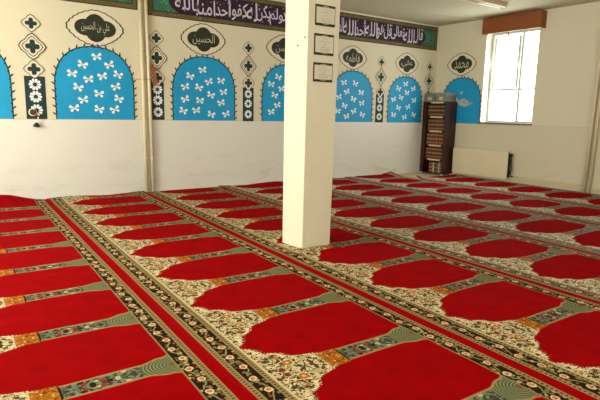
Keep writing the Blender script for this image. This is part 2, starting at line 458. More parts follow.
def z_pillar(x, y, u):      # rucked up where it meets the pillar
    dx = max(PX0 - x, 0, x - PX1); dy = max(PY0 - y, 0, y - PY1)
    d = math.hypot(dx, dy)
    front = 1.0 if y < PY0 + 0.12 else 0.25
    z = 0.012 * front * math.exp(-d / 0.09) * (0.62 + 0.38 * math.sin(x * 31 + y * 9))
    for k, (yc, sl, hgt, wd) in enumerate(((3.45, 0.30, .030, .045), (3.36, -0.15, .018, .030), (3.42, -0.35, .020, .028))):
        z += hgt * gauss(y - (yc + sl * (x - 2.60)), wd) * gauss(x - (2.48, 2.70, 2.80)[k], 0.13)
    push = math.exp(-d / 0.16) * (1 if y < PY0 else 0)
    return (z, push * (0.035 * math.sin(x * 15) + 0.02 * math.sin(x * 37)))
def z_end(x, y, u):
    t = max(0.0, (y - 6.8) / 0.4)
    return (0.02 * t * (0.5 + 0.5 * math.sin(x * 6)), 0)
def z_curl(x, y, u):        # far corner curled up
    t = max(0.0, (y - 6.85) / 0.35) * max(0.0, (u - 0.78) / 0.22)
    return (0.05 * t + 0.012 * max(0, (y - 6.8) / .4), 0)
def z_curl_end(x, y, u):
    t = max(0.0, (y - 6.30) / 0.2)
    c = gauss(u - 0.02, 0.08) + 0.3 * gauss(u - 0.93, 0.05)
    return (0.012 * t + 0.045 * t * t * c, 0)
carpet(0, 2.19 + 0.32, 0.64, 7.20, 'red prayer carpet strip whose end bunches up under the wall socket', z_bunch)
carpet(1, 2.17, 0.653, 7.215, 'red prayer carpet strip next to the bunched one, its corner at the wall pipes', z_end)
carpet(2, 1.90, 0.655, 7.215, 'red prayer carpet strip the white pillar stands on, rucked up at its foot', z_pillar)
carpet(3, 2.685, 0.632, 7.205, 'red prayer carpet strip just beyond the pillar, first past the pillar strip', z_end)
carpet(4, 3.02, 0.640, 7.20, 'red prayer carpet strip beyond the pillar, second past the pillar strip', z_end)
carpet(5, 3.31, 0.645, 7.19, 'red prayer carpet strip with a curled dark corner against the back wall beside bare floor', z_curl)
carpet(6, 3.49, 0.645, 6.50, 'red prayer carpet strip along the radiator wall, ending in front of the bookcase', z_curl_end)

# ------------------------------------------------------------------ flat painting on the walls
class Face:
    """A wall face to paint on: a runs to the viewer's right along it, z is height."""
    def __init__(s, kind, pos): s.kind = kind; s.pos = pos
    def P(s, a, z, k):
        off = 0.0015 + 0.0012 * k
        return (s.pos - off, -a, z) if s.kind == 'x' else (a, s.pos - off, z)
    def rot(s): return (PI / 2, 0, -PI / 2) if s.kind == 'x' else (PI / 2, 0, 0)
FB, FR, FP = Face('y', BACK), Face('x', RIGHT), Face('y', PY0)
def add_poly(bm, F, pts, k, mi=0):
    f = bm.faces.new([bm.verts.new(F.P(a, z, k)) for a, z in pts]); f.material_index = mi
def add_ring(bm, F, outer, inner, k, mi=0, closed=True):
    vo = [bm.verts.new(F.P(a, z, k)) for a, z in outer]; vi = [bm.verts.new(F.P(a, z, k)) for a, z in inner]
    n = len(vo)
    for i in range(n if closed else n - 1):
        j = (i + 1) % n
        bm.faces.new((vo[i], vo[j], vi[j], vi[i])).material_index = mi
def paint(name, F, polys, m, k, parent):
    bm = bmesh.new()
    for p in polys: add_poly(bm, F, p, k)
    return mesh_obj(name, bm, m, parent)
def polar(cx, cz, fn, n=72):
    return [(cx + fn(t)[0], cz + fn(t)[1]) for t in (2 * PI * i / n for i in range(n))]

# lettering: Arabic script is set in joined letter forms, right to left
FORMS = {}
for cp in range(0xFE70, 0xFEFD):
    d = unicodedata.decomposition(chr(cp)).split()
    if len(d) >= 2 and d[0] in ('<isolated>', '<final>', '<initial>', '<medial>'):
        FORMS[(''.join(chr(int(x, 16)) for x in d[1:]), d[0][1:-1])] = chr(cp)
def shape(s):
    toks = []; i = 0
    while i < len(s):
        if s[i] == '\u0644' and i + 1 < len(s) and (s[i:i + 2], 'isolated') in FORMS: toks.append(s[i:i + 2]); i += 2
        else: toks.append(s[i]); i += 1
    out = []
    fwd = lambda t: (t, 'initial') in FORMS        # joins the next letter
    rec = lambda t: (t, 'final') in FORMS          # can be joined from before
    for i, t in enumerate(toks):
        p = i > 0 and fwd(toks[i - 1]) and rec(t)
        n = i + 1 < len(toks) and fwd(t) and rec(toks[i + 1])
        f = 'medial' if p and n else 'final' if p else 'initial' if n else 'isolated'
        out.append(FORMS.get((t, f), t))
    return ''.join(reversed(out))
DG = {}
def lettering(name, F, text, a0, a1, z0, z1, k, m, parent, bold=0.0):
    cu = bpy.data.curves.new(name, 'FONT'); cu.body = shape(text); cu.resolution_u = 3; cu.offset = bold
    o = bpy.data.objects.new(name, cu); C.objects.link(o)
    bpy.context.view_layer.update()
    me = bpy.data.meshes.new_from_object(o.evaluated_get(bpy.context.evaluated_depsgraph_get()))
    bpy.data.objects.remove(o); bpy.data.curves.remove(cu)
    xs = [v.co.x for v in me.vertices]; ys = [v.co.y for v in me.vertices]
    x0, x1, y0, y1 = min(xs), max(xs), min(ys), max(ys)
    for v in me.vertices:
        v.co = F.P(a0 + (v.co.x - x0) / (x1 - x0) * (a1 - a0), z0 + (v.co.y - y0) / (y1 - y0) * (z1 - z0), k)
    me.materials.clear(); me.materials.append(m)
    return link(name, me, parent)

def butterfly(cx, cz, s, ang):
    """Four white wings and a small body, as polygons."""
    out = []
    for wa, l, wd in ((0.55, 1.0, 0.40), (PI - 0.55, 1.0, 0.40), (-0.60, 0.85, 0.36), (PI + 0.60, 0.85, 0.36)):
        w_ = []
        for t, q in ((0.08, 0.04), (0.45, 0.20), (0.8, 0.42), (1.0, 0.30), (1.05, 0.0), (1.0, -0.30), (0.8, -0.42), (0.45, -0.20), (0.08, -0.04)):
            px, pz = t * l * s, q * wd * 1.9 * s
            a = wa + ang
            w_.append((cx + px * math.cos(a) - pz * math.sin(a), cz + px * math.sin(a) + pz * math.cos(a)))
        out.append(w_)
    a = ang + PI / 2
    body = [(cx + x * s * math.cos(a) - z * s * math.sin(a), cz + x * s * math.sin(a) + z * s * math.cos(a)) for x, z in ((.42, 0), (.2, .09), (-.3, .06), (-.4, 0), (-.3, -.06), (.2, -.09))]
    return out, body
def arch_outline(a0, a1, z0, z1, n=26, grow=0.0):
    c = (a0 + a1) / 2; hw = (a1 - a0) / 2 + grow; spring = z0 + 0.46 * (z1 - z0); hh = z1 - spring + grow
    pts = [(c + hw, z0)]
    for i in range(n + 1):
        t = PI * i / n
        ct, st_ = math.cos(t), math.sin(t)
        pts.append((c + hw * math.copysign(abs(ct) ** 0.86, ct), spring + hh * max(0.0, st_) ** 0.92))
    pts.append((c - hw, z0))
    return pts
def arch(F, a0, a1, z0, z1, label, flies, group='painted blue arches'):
    t = thing('arch_mural', label, 'mural', F.P((a0 + a1) / 2, z0, 0), group)
    bm = bmesh.new(); add_poly(bm, F, arch_outline(a0, a1, z0, z1), 1); o = mesh_obj('panel', bm, M_blue, None); fix(o, t)
    # thorny vine around the arch
    ou, inn = arch_outline(a0, a1, z0, z1, 26, 0.010), arch_outline(a0, a1, z0, z1, 26, -0.004)
    bm = bmesh.new(); add_ring(bm, F, ou, inn, 2, closed=False)
    L = arch_outline(a0, a1, z0, z1, 60, 0.006)
    # resample along the length
    acc = [0]
    for i in range(1, len(L)): acc.append(acc[-1] + math.dist(L[i], L[i - 1]))
    s = 0.03; k = 0
    while s < acc[-1] - 0.01:
        j = max(i for i in range(len(acc)) if acc[i] <= s); j = min(j, len(L) - 2)
        f = (s - acc[j]) / max(1e-6, acc[j + 1] - acc[j])
        p = Vector((L[j][0] + f * (L[j + 1][0] - L[j][0]), L[j][1] + f * (L[j + 1][1] - L[j][1])))
        tg = Vector((L[j + 1][0] - L[j][0], L[j + 1][1] - L[j][1])).normalized(); nn = Vector((tg.y, -tg.x))
        if k % 2 == 0: d = (nn * 0.8 + tg * (0.6 if p.x > (a0 + a1) / 2 else -0.6)).normalized(); ln = 0.055
        else: d = (-nn * 0.7 + tg * 0.6).normalized(); ln = 0.03
        pr = Vector((-d.y, d.x))
        pts = [p - pr * 0.006, p + d * ln * 0.5 - pr * 0.011, p + d * ln, p + d * ln * 0.5 + pr * 0.009, p + pr * 0.006]
        add_poly(bm, F, [tuple(q) for q in pts], 2)
        s += 0.048; k += 1
    fix(mesh_obj('vine_border', bm, M_leaf), t)
    if flies:
        for i, (a, z) in enumerate(flies):
            ws, bd = butterfly(a, z, 0.066, [0.15, -0.3, 0.35, -0.1, 0.25, -0.35][i % 6])
            bm = bmesh.new()
            for p in ws: add_poly(bm, F, p, 3, 0)
            add_poly(bm, F, bd, 4, 1)
            fix(mesh_obj('butterfly', bm, [M_white, M_body]), t)
    return t
def fix(o, t):
    """Parent o (built in world space) under the thing t without moving it."""
    o.parent = t; bpy.context.view_layer.update(); o.matrix_parent_inverse = t.matrix_world.inverted(); return o
F1 = [(1.759, 1.854), (1.576, 1.742), (1.917, 1.76), (1.443, 1.623), (1.821, 1.605), (2.022, 1.637), (1.643, 1.559), (1.508, 1.45), (1.991, 1.476), (1.766, 1.376), (1.566, 1.292), (2.02, 1.316), (1.449, 1.181), (1.757, 1.174), (1.965, 1.172)]
F2 = [(3.257, 1.775), (3.057, 1.675), (3.358, 1.608), (3.556, 1.632), (2.982, 1.521), (3.193, 1.519), (3.599, 1.466), (3.386, 1.416), (2.978, 1.343), (3.208, 1.328), (3.557, 1.304), (2.943, 1.174), (3.149, 1.183), (3.389, 1.126), (3.642, 1.135)]
F4 = [(5.979, 1.721), (6.243, 1.716), (6.051, 1.563), (6.391, 1.561), (5.87, 1.465), (6.209, 1.436), (6.416, 1.37), (6.006, 1.314), (6.229, 1.218), (5.853, 1.219), (6.062, 1.125), (6.437, 1.159)]
F5 = [(7.539, 1.767), (7.348, 1.672), (7.76, 1.684), (7.586, 1.6), (7.233, 1.463), (7.426, 1.503), (7.796, 1.459), (7.37, 1.305), (7.635, 1.326), (7.248, 1.169), (7.55, 1.126), (7.807, 1.176)]
arch(FB, -0.30, 0.738, 1.04, 1.985, 'blue arch mural cut off by the photo edge, beside the wall socket', [(x - 1.50, z) for x, z in F1])
arch(FB, 1.234, 2.226, 1.04, 1.975, 'blue arch mural of white butterflies between the wall socket and the pipes', F1)
arch(FB, 2.79, 3.787, 1.035, 1.962, 'blue arch mural of white butterflies in full view between pipes and pillar', F2)
arch(FB, 4.286, 5.25, 1.03, 1.945, 'blue arch mural mostly hidden behind the bright face of the pillar', [(x + 3.01, z) for x, z in F1])
arch(FB, 5.715, 6.67, 1.025, 1.93, 'blue arch mural with one edge hidden by the shaded face of the pillar', F4)
arch(FB, 7.087, 8.013, 1.02, 1.90, 'blue arch mural on the back wall nearest the bookcase', F5)
dv = arch(FR, -7.02, -6.13, 1.03, 1.90, 'blue arch mural with a flying white dove, above the bookcase beside the window', [])
bm = bmesh.new()
def pol(pts, k): add_poly(bm, FR, [(-y, z) for y, z in pts], k)
pol([(6.63,1.45),(6.58,1.49),(6.50,1.515),(6.43,1.475),(6.36,1.44),(6.29,1.415),(6.37,1.385),(6.46,1.355),(6.55,1.36),(6.62,1.39)], 3)
pol([(6.60,1.47),(6.70,1.55),(6.80,1.56),(6.76,1.49),(6.66,1.41)], 3)
pol([(6.62,1.60),(6.58,1.655),(6.53,1.625),(6.56,1.59)], 3)
fix(mesh_obj('dove_pattern', bm, M_grey), dv)

def diamond(F, ca, cz, hw, hh, double, parent):
    def shp(s, p=1.06, b=0.075):
        def f(t):
            c, q = math.cos(t), math.sin(t)
            r = 1 / (abs(c) ** p + abs(q) ** p) ** (1 / p)
            r *= 1 + b * (0.5 - 0.5 * math.cos(8 * t)) - 0.2 * b * (0.5 - 0.5 * math.cos(4 * t))
            return (hw * s * r * c, hh * s * r * q)
        return f
    bm = bmesh.new(); add_ring(bm, F, polar(ca, cz, shp(1.0)), polar(ca, cz, shp(0.91)), 5)
    if double: add_ring(bm, F, polar(ca, cz, shp(0.76)), polar(ca, cz, shp(0.69)), 5)
    d = fix(mesh_obj('diamond', bm, M_green), parent)
    bm = bmesh.new(); add_poly(bm, F, polar(ca, cz, shp(0.97)), 4); fix(mesh_obj('ground', bm, M_cream), d)
    k = 0.52 if double else 0.62
    def star(t):
        r = 0.80 + 0.22 * math.cos(4 * t) - 0.05 * math.cos(8 * t)
        return (hw * k * r * math.cos(t), hh * k * r * math.sin(t))
    bm = bmesh.new(); add_poly(bm, F, polar(ca, cz, star), 5); fix(mesh_obj('star', bm, M_teal), d)
def column(F, ca, w_, label, zs, panel=True, zshift=0.0, s=1.0):
    t = thing('flower_column', label, 'wall stencil', F.P(ca, 1.04, 0), 'painted flower columns')
    if panel:
        bm = bmesh.new(); add_poly(bm, F, [(ca - w_ / 2, 1.04 + zshift), (ca + w_ / 2, 1.04 + zshift), (ca + w_ / 2, 1.565 + zshift), (ca - w_ / 2, 1.565 + zshift)], 1)
        pn = fix(mesh_obj('panel', bm, M_teal), t)
        for zz in (1.465, 1.315, 1.150):
            bm = bmesh.new(); R_ = 0.072 * s
            for i in range(10):
                a = 2 * PI * i / 10; pt = []
                for r_, q in ((.34, .05), (.75, .17), (.97, .12), (1.0, 0), (.97, -.12), (.75, -.17), (.34, -.05)):
                    x, z = r_ * R_, q * R_ * 1.25
                    pt.append((ca + x * math.cos(a) - z * math.sin(a), zz + zshift + x * math.sin(a) + z * math.cos(a)))
                add_poly(bm, F, pt, 2)
            fix(mesh_obj('flower', bm, M_white), pn)
    for i, zz in enumerate(zs):
        if zz: diamond(F, ca, zz, (0.112, 0.160, 0.122)[i] * s, (0.108, 0.165, 0.118)[i], i == 1, t)
    return t
column(FB, 1.005, 0.235, 'painted flower column under three diamonds above the wall socket', (2.196, 1.922, 1.650))
column(FB, 2.565, 0.185, 'painted flower column under three diamonds right beside the pipes, stained brown', (2.165, 1.900, 1.625), s=0.97)
column(FB, 4.030, 0.195, 'painted flower column under three diamonds just before the pillar', (2.155, 1.883, 1.622), zshift=-.012, s=0.92)
column(FB, 6.868, 0.205, 'painted flower column under three diamonds between the last two back wall arches', (2.137, 1.865, 1.590), zshift=-.02, s=0.92)
column(FB, 8.200, 0.195, 'painted diamonds in the room corner, their column hidden by the bookcase', (2.132, 1.857, 1.60), zshift=-.02, s=0.85)

def medallion(F, ca, cz, hw, hh, text, label):
    t = thing('calligraphy_medallion', label, 'wall stencil', F.P(ca, cz, 0), 'calligraphy medallions')
    def outer(s):
        def f(t_):
            c, q = math.cos(t_), math.sin(t_)
            p = 1.55
            r = 1 / (abs(c) ** p + abs(q) ** p) ** (1 / p) * (1 + 0.040 * abs(math.sin(12 * t_)))
            return (hw * s * r * c, hh * s * r * q)
        return f
    bm = bmesh.new(); add_ring(bm, F, polar(ca, cz, outer(1.0), 160), polar(ca, cz, outer(0.95), 160), 2); fix(mesh_obj('outline', bm, M_green), t)
    bm = bmesh.new(); add_poly(bm, F, polar(ca, cz, outer(0.97), 160), 1); fix(mesh_obj('ground', bm, M_cream), t)
    def cloud(t_):
        c, q = math.cos(t_), math.sin(t_)
        best = 0
        for ex, ez, rx, rz in ((0, 0, .40, .78), (.36, 0, .37, .46), (-.36, 0, .37, .46)):
            # ray from the centre to an ellipse
            dx, dz = c / rx, q / rz; ox, oz = -ex / rx, -ez / rz
            A = dx * dx + dz * dz; B_ = ox * dx + oz * dz; Cc = ox * ox + oz * oz - 1
            D_ = B_ * B_ - A * Cc
            if D_ > 0: best = max(best, (-B_ + math.sqrt(D_)) / A)
        return (hw * best * c, hh * best * q)
    bm = bmesh.new(); add_poly(bm, F, polar(ca, cz, cloud, 120), 3); cl = fix(mesh_obj('cloud', bm, M_green), t)
    fix(lettering('lettering', F, text, ca - hw * .50, ca + hw * .50, cz - hh * .36, cz + hh * .36, 4, M_lett, None, 0.0), cl)
medallion(FB, 1.760, 2.215, 0.355, 0.225, 'علي بن الحسين', 'dark green calligraphy medallion above the arch between socket and pipes')
medallion(FB, 3.280, 2.213, 0.350, 0.222, 'الحسين', 'dark green calligraphy medallion above the arch in full view between pipes and pillar')
medallion(FB, 4.700, 2.20, 0.340, 0.215, 'الحسن', 'dark green calligraphy medallion half hidden behind the bright face of the pillar')
medallion(FB, 6.165, 2.165, 0.325, 0.205, 'فاطمه', 'dark green calligraphy medallion beside the framed notices on the pillar')
medallion(FB, 7.545, 2.15, 0.310, 0.205, 'علي', 'dark green calligraphy medallion above the last arch on the back wall')
medallion(FR, -6.62, 2.160, 0.335, 0.215, 'محمد', 'dark green calligraphy medallion above the dove arch beside the window')

# ------------------------------------------------------------------ banners
def banner(a0, a1, zb, zt, text, la, lb, label, g0, g1):
    t = thing('calligraphy_banner', label, 'banner', FB.P((a0 + a1) / 2, zb, 0), 'calligraphy banners')
    def rect(p, q, r, s, k, m, name): 
        bm = bmesh.new(); add_box(bm, p, q, BACK - 0.004 - 0.0025 * k, BACK - 0.001 - 0.0025 * k + (0.0 if k else 0), r, s); fix(mesh_obj(name, bm, m), t)
    rect(a0, a1, zb, zt, 0, M_bolive, 'cloth')
    def frame(i, w_, k, m, name):
        bm = bmesh.new()
        o = [(a0 + i, zb + i), (a1 - i, zb + i), (a1 - i, zt - i), (a0 + i, zt - i)]; j = i + w_
        n = [(a0 + j, zb + j), (a1 - j, zb + j), (a1 - j, zt - j), (a0 + j, zt - j)]
        add_ring(bm, FB, o, n, k, 0); fix(mesh_obj(name, bm, m), t)
    frame(0.0, 0.012, 4, M_black, 'edge_binding'); frame(0.064, 0.014, 4, M_black, 'inner_line')
    b0, b1, y0, y1 = a0 + .078, a1 - .078, zb + .078, zt - .078
    bm = bmesh.new(); add_poly(bm, FB, [(b0, y0), (b1, y0), (b1, y1), (b0, y1)], 4); fix(mesh_obj('green_ground', bm, M_bgreen), t)
    # purple field with bracket shaped ends
    zm, h = (y0 + y1) / 2, (y1 - y0) / 2
    pts = []
    for i in range(13):
        q = -1 + 2 * i / 12; pts.append((g1 - 0.10 * abs(q) ** 1.5 - (0.03 if abs(q) > .7 else 0), zm + h * q))
    for i in range(13):
        q = 1 - 2 * i / 12; pts.append((g0 + 0.10 * abs(q) ** 1.5 + (0.03 if abs(q) > .7 else 0), zm + h * q))
    bm = bmesh.new(); add_poly(bm, FB, pts, 5); pf = fix(mesh_obj('purple_field', bm, M_bpurple), t)
    if text:
        words_ = text.split(); wts = [len(w_) + 1.6 for w_ in words_]; tot = sum(wts); a = lb
        for i, w_ in enumerate(words_):        # right to left, each word written tall and stepping into its neighbours
            wd = (lb - la) * wts[i] / tot
            hi = (0.0, 0.10, 0.04)[i % 3] * (y1 - y0); lo = (0.06, 0.0, 0.12)[i % 3] * (y1 - y0)
            fix(lettering('lettering', FB, w_, a - wd * 1.04, a + wd * .04, y0 + lo, y1 - hi, 7, M_bwhite, None, 0.010), pf)
            a -= wd
        # vowel marks and light scrolls between the letters
        r2 = random.Random(3); bm = bmesh.new(); a = la + .05
        while a < lb - .05:
            z = r2.choice((y0 + .035, y1 - .04, y1 - .03, zm + .05)) + r2.uniform(-.015, .015); an = r2.uniform(.3, .9); l = r2.uniform(.02, .04)
            d = (math.cos(an) * l, math.sin(an) * l); n = (-math.sin(an) * .006, math.cos(an) * .006)
            add_poly(bm, FB, [(a - n[0], z - n[1]), (a + d[0], z + d[1]), (a + n[0], z + n[1])], 6)
            a += r2.uniform(.05, .11)
        fix(mesh_obj('lettering_marking', bm, M_bwhite), pf)
    return t
banner(2.455, 8.37, 2.462, 2.912, 'قال الله تعالى قل هو الله أحد الله الصمد لم يلد ولم يولد ولم يكن له كفوا أحد آمنا بالله', 2.86, 7.93, 'long purple and green calligraphy banner running from the pipes to the corner', 2.76, 8.02)
banner(-1.6, 2.315, 2.508, 2.93, 'قل هو الله أحد الله الصمد لم يلد ولم يولد', -1.2, 1.3, 'calligraphy banner at the top of the frame whose green end stops at the pipes', -1.3, 1.62)

# ------------------------------------------------------------------ pipes on the back wall and the tape
def pipe(name, pts, r, label, brackets):
    t = thing(name, label, 'pipe', pts[0], 'painted heating pipes')
    fix(tube('pipe_run', pts, r, M_pipe, None, seg=14), t)
    for p, b_ in brackets:
        bm = bmesh.new(); add_tube(bm, [Vector(p) - Vector((0, 0, .012)), Vector(p) + Vector((0, 0, .012))], r * 1.18, 14)
        if b_ == 'y': add_box(bm, p[0] - .008, p[0] + .008, p[1], BACK, p[2] - .008, p[2] + .008)
        else: add_box(bm, p[0], RIGHT, p[1] - .008, p[1] + .008, p[2] - .008, p[2] + .008)
        fix(mesh_obj('pipe_bracket', bm, M_pipe), t)
pipe('wall_pipe', [(2.358, BACK - .04, 0.0), (2.338, BACK - .04, CEIL)], 0.024, 'cream painted pipe on the back wall, on the side of the wall socket', [((2.345, BACK - .04, 2.0), 'y'), ((2.355, BACK - .04, .5), 'y')])
pipe('wall_pipe', [(2.452, BACK - .04, 0.0), (2.418, BACK - .04, CEIL)], 0.022, 'cream painted pipe on the back wall, on the side of the flower column', [((2.43, BACK - .04, 2.0), 'y'), ((2.447, BACK - .04, .5), 'y')])
pipe('wall_pipe', [(RIGHT - .05, 4.035, 0.0), (RIGHT - .05, 4.005, CEIL)], 0.024, 'cream vertical pipe on the window wall, the one nearer the radiator', [((RIGHT - .05, 4.02, 1.2), 'x')])
pipe('wall_pipe', [(RIGHT - .05, 3.955, 0.0), (RIGHT - .05, 3.925, CEIL)], 0.020, 'thinner cream vertical pipe on the window wall, the one at the photo edge', [((RIGHT - .05, 3.94, 1.2), 'x')])
t = thing('skirting_pipe', 'thin cream pipe running low along the window wall from radiator to vertical pipes', 'pipe', (RIGHT - .035, 4.7, .115))
fix(tube('pipe_run', [(RIGHT - .035, y, .118) for y in (5.30, 5.0, 4.4, 4.075)], 0.013, M_pipe), t)
for y in (5.1, 4.3): fix(box('pipe_bracket', RIGHT - .035, RIGHT, y - .006, y + .006, .112, .124, M_pipe), t)

bm = bmesh.new()
pts = [(2.432,1.79),(2.462,1.80),(2.478,1.76),(2.52,1.74),(2.505,1.70),(2.525,1.655),(2.515,1.62),(2.54,1.58),(2.528,1.535),(2.495,1.525),(2.475,1.50),(2.462,1.55),(2.468,1.62),(2.455,1.68),(2.44,1.72)]
dep = lambda a: BACK - .068
v0 = [bm.verts.new((a + .012, dep(a), z)) for a, z in pts]; v1 = [bm.verts.new((a + .012, dep(a) + .003, z)) for a, z in pts]
bm.faces.new(v0); bm.faces.new(v1[::-1])
for i in range(len(pts)):
    j = (i + 1) % len(pts); bm.faces.new((v0[i], v1[i], v1[j], v0[j]))
t = thing('adhesive_tape', 'brown crumpled tape stuck between the pipes and the flower column', 'tape', (2.49, BACK - .01, 1.5))
fix(mesh_obj('tape_strip', bm, M_rust), t)
fix(tube('thin_wire', [(2.44, BACK - .07, 1.598), (2.35, BACK - .07, 1.595), (2.30, BACK - .01, 1.592), (2.235, BACK - .006, 1.598)], 0.0025, M_black, None, seg=6), t)

# wall socket
t = thing('wall_socket', 'small round brown wall socket with a dark plug dangling below it', 'socket', (0.955, BACK, 1.12))
bm = bmesh.new(); add_tube(bm, [(0.958, BACK - .006, 1.123), (0.958, BACK - .030, 1.123), (0.958, BACK - .036, 1.123)], [.048, .046, .038], 20); fix(mesh_obj('socket_base', bm, M_cream), t)
bm = bmesh.new(); add_tube(bm, [(0.956, BACK - .034, 1.124), (0.956, BACK - .046, 1.124), (0.956, BACK - .050, 1.124)], [.037, .034, .022], 18); fix(mesh_obj('socket_face', bm, simple('brown_bakelite', (70, 22, 14), 0.4)), t)
fix(tube('cord', [(0.985, BACK - .03, 1.10), (1.012, BACK - .04, 1.06), (1.003, BACK - .04, 1.01), (0.99, BACK - .035, .985)], .007, M_cream, None, seg=8), t)
bm = bmesh.new(); add_tube(bm, [(0.99, BACK - .035, .995), (0.988, BACK - .035, .975), (0.986, BACK - .035, .95), (.985, BACK - .035, .94)], [.014, .028, .042, .036], 14); fix(mesh_obj('plug', bm, M_black), t)

# ------------------------------------------------------------------ framed notices on the pillar
def notice(a0, a1, z0, z1, label, seed):
    a0, a1 = a0 * .978, a1 * .978; z0, z1 = 1.2 + (z0 - 1.2) * .978, 1.2 + (z1 - 1.2) * .978
    t = thing('framed_notice', label, 'notice', (0.5 * (a0 + a1), PY0, z0), 'framed notices on the pillar')
    bm = bmesh.new(); add_box(bm, a0, a1, PY0 - .012, PY0 - .001, z0, z1, 0, .002); fix(mesh_obj('frame', bm, M_green), t)
    e = 0.006; hb = 0.020
    bm = bmesh.new(); add_box(bm, a0 + e, a1 - e, PY0 - .0135, PY0 - .011, z0 + hb, z1 - hb); pp = fix(mesh_obj('paper', bm, M_paper), t)
    FN = Face('y', PY0 - .0125)
    c = (a0 + a1) / 2
    for zz, sg in ((z1 - hb, 1), (z0 + hb, -1)):
        pts = [(c - .045, zz - .001 * sg), (c - .03, zz + .007 * sg), (c - .012, zz + .010 * sg), (c, zz + .014 * sg), (c + .012, zz + .010 * sg), (c + .03, zz + .007 * sg), (c + .045, zz - .001 * sg)]
        bm = bmesh.new(); add_poly(bm, FN, pts, 1); fix(mesh_obj('ornament', bm, M_sage), t)
    bm = bmesh.new(); r2 = random.Random(seed)
    rows = [z1 - hb - .022, z1 - hb - .042, z0 + hb + .040, z0 + hb + .026, z0 + hb + .013]
    for k, z in enumerate(rows):
        hw = (0.030, .055, .045, .05, .045)[k]; a = c - hw
        while a < c + hw:
            l = r2.uniform(.004, .012); add_poly(bm, FN, [(a, z), (a + l, z + r2.uniform(-.001, .001)), (a + l, z + .0022), (a, z + .0025)], 1); a += l + r2.uniform(.001, .003)
    add_poly(bm, FN, polar(c, (z0 + z1) / 2 - .002, lambda q: (.005 * math.cos(q), .005 * math.sin(q)), 12), 1)
    fix(mesh_obj('writing', bm, M_ink), pp)
M_paper = simple('white_paper', (212, 208, 186), 0.6, 0.02); M_sage = simple('sage_ornament', (150, 150, 118), 0.7); M_ink = simple('faded_ink', (120, 116, 100), 0.8)
notice(2.642, 2.848, 1.916, 2.084, 'green framed white notice on the pillar, topmost of three', 1)
notice(2.637, 2.841, 1.676, 1.850, 'green framed white notice on the pillar, middle of three', 2)
notice(2.634, 2.836, 1.453, 1.613, 'green framed white notice on the pillar, lowest of three', 3)
for i, (y, z) in enumerate(((3.545, 1.797), (3.645, 1.741))):
    bm = bmesh.new(); add_tube(bm, [(PX0 + .002, y, z), (PX0 - .006, y, z), (PX0 - .009, y, z)], [.004, .004, .007], 10)
    tag(mesh_obj('nail', bm, M_black), ('dark nail head near the corner edge of the pillar, the upper one', 'dark nail head in the middle of the pillar bright face, the lower one')[i], 'nail')

# ------------------------------------------------------------------ pelmet and cord at the window
t = thing('window_pelmet', 'red-brown wooden pelmet box above the window', 'pelmet', (8.33, 5.53, 2.645))
X0 = 8.25
fix(box('front_board', X0, X0 + .018, 4.968, 6.098, 2.645, 2.918, M_wood, None, None, .003), t)
fix(box('end_board', X0 + .018, RIGHT, 4.968, 4.986, 2.645, 2.918, M_wood), t)
fix(box('end_board', X0 + .018, RIGHT, 6.080, 6.098, 2.645, 2.918, M_wood), t)
fix(box('top_board', X0 + .018, RIGHT, 4.986, 6.080, 2.90, 2.918, M_wood), t)
fix(tube('curtain_rail', [(8.34, 4.986, 2.80), (8.34, 6.08, 2.80)], .012, M_metal), t)
t = thing('pull_cord', 'thin grey cord hanging in front of the window from the pelmet', 'cord', (8.36, 5.62, 1.72))
fix(tube('cord', [(8.36, 5.622, 2.79), (8.36, 5.62, 2.3), (8.36, 5.622, 1.72)], .004, M_metal, None, seg=6), t)
fix(box('cord_clip', 8.352, 8.368, 5.612, 5.632, 2.56, 2.66, M_metal, None, None, .003), t)

# ------------------------------------------------------------------ radiator
t = thing('radiator', 'cream panel radiator on the window wall beside the bookcase', 'radiator', (8.33, 5.98, .05))
ry0, ry1, rz0, rz1 = 5.37, 6.58, .060, .560
def panel_bm(x0, x1):
    bm = bmesh.new(); add_box(bm, x0, x1, ry0, ry1, rz0, rz1, 0, .008)
    return bm
fix(mesh_obj('front_panel', panel_bm(8.285, 8.300), M_rad), t)
fix(mesh_obj('back_panel', panel_bm(8.350, 8.365), M_rad), t)
bm = bmesh.new()
for k in range(60):
    y = ry0 + .02 + (ry1 - ry0 - .04) * k / 59
    add_box(bm, 8.301, 8.349, y - .002, y + .002, rz0 + .03, rz1 - .01)
fix(mesh_obj('convector_fins', bm, M_rad), t)
fix(box('top_grille', 8.300, 8.350, ry0 + .01, ry1 - .01, rz1 - .008, rz1, M_rad), t)
for y in (ry0 + .15, ry1 - .15): fix(box('wall_bracket', 8.366, RIGHT - .0005, y - .015, y + .015, .2, .45, M_metal), t)
fix(tube('supply_pipe', [(8.325, ry0 + .01, .47), (8.325, ry0 - .035, .47), (8.33, ry0 - .045, .44), (8.34, ry0 - .03, .36), (8.335, ry0 - .05, .26), (8.33, ry0 - .03, .16), (8.36, ry0 - .045, .118), (8.371, 5.29, .118)], .013, M_black, None, seg=10), t)
bm = bmesh.new(); add_tube(bm, [(8.325, ry0 - .06, .50), (8.325, ry0 - .03, .50)], .022, 12); fix(mesh_obj('valve', bm, M_black), t)
fix(box('end_cover', 8.302, 8.348, ry0 - .012, ry0, .10, .53, M_black), t)

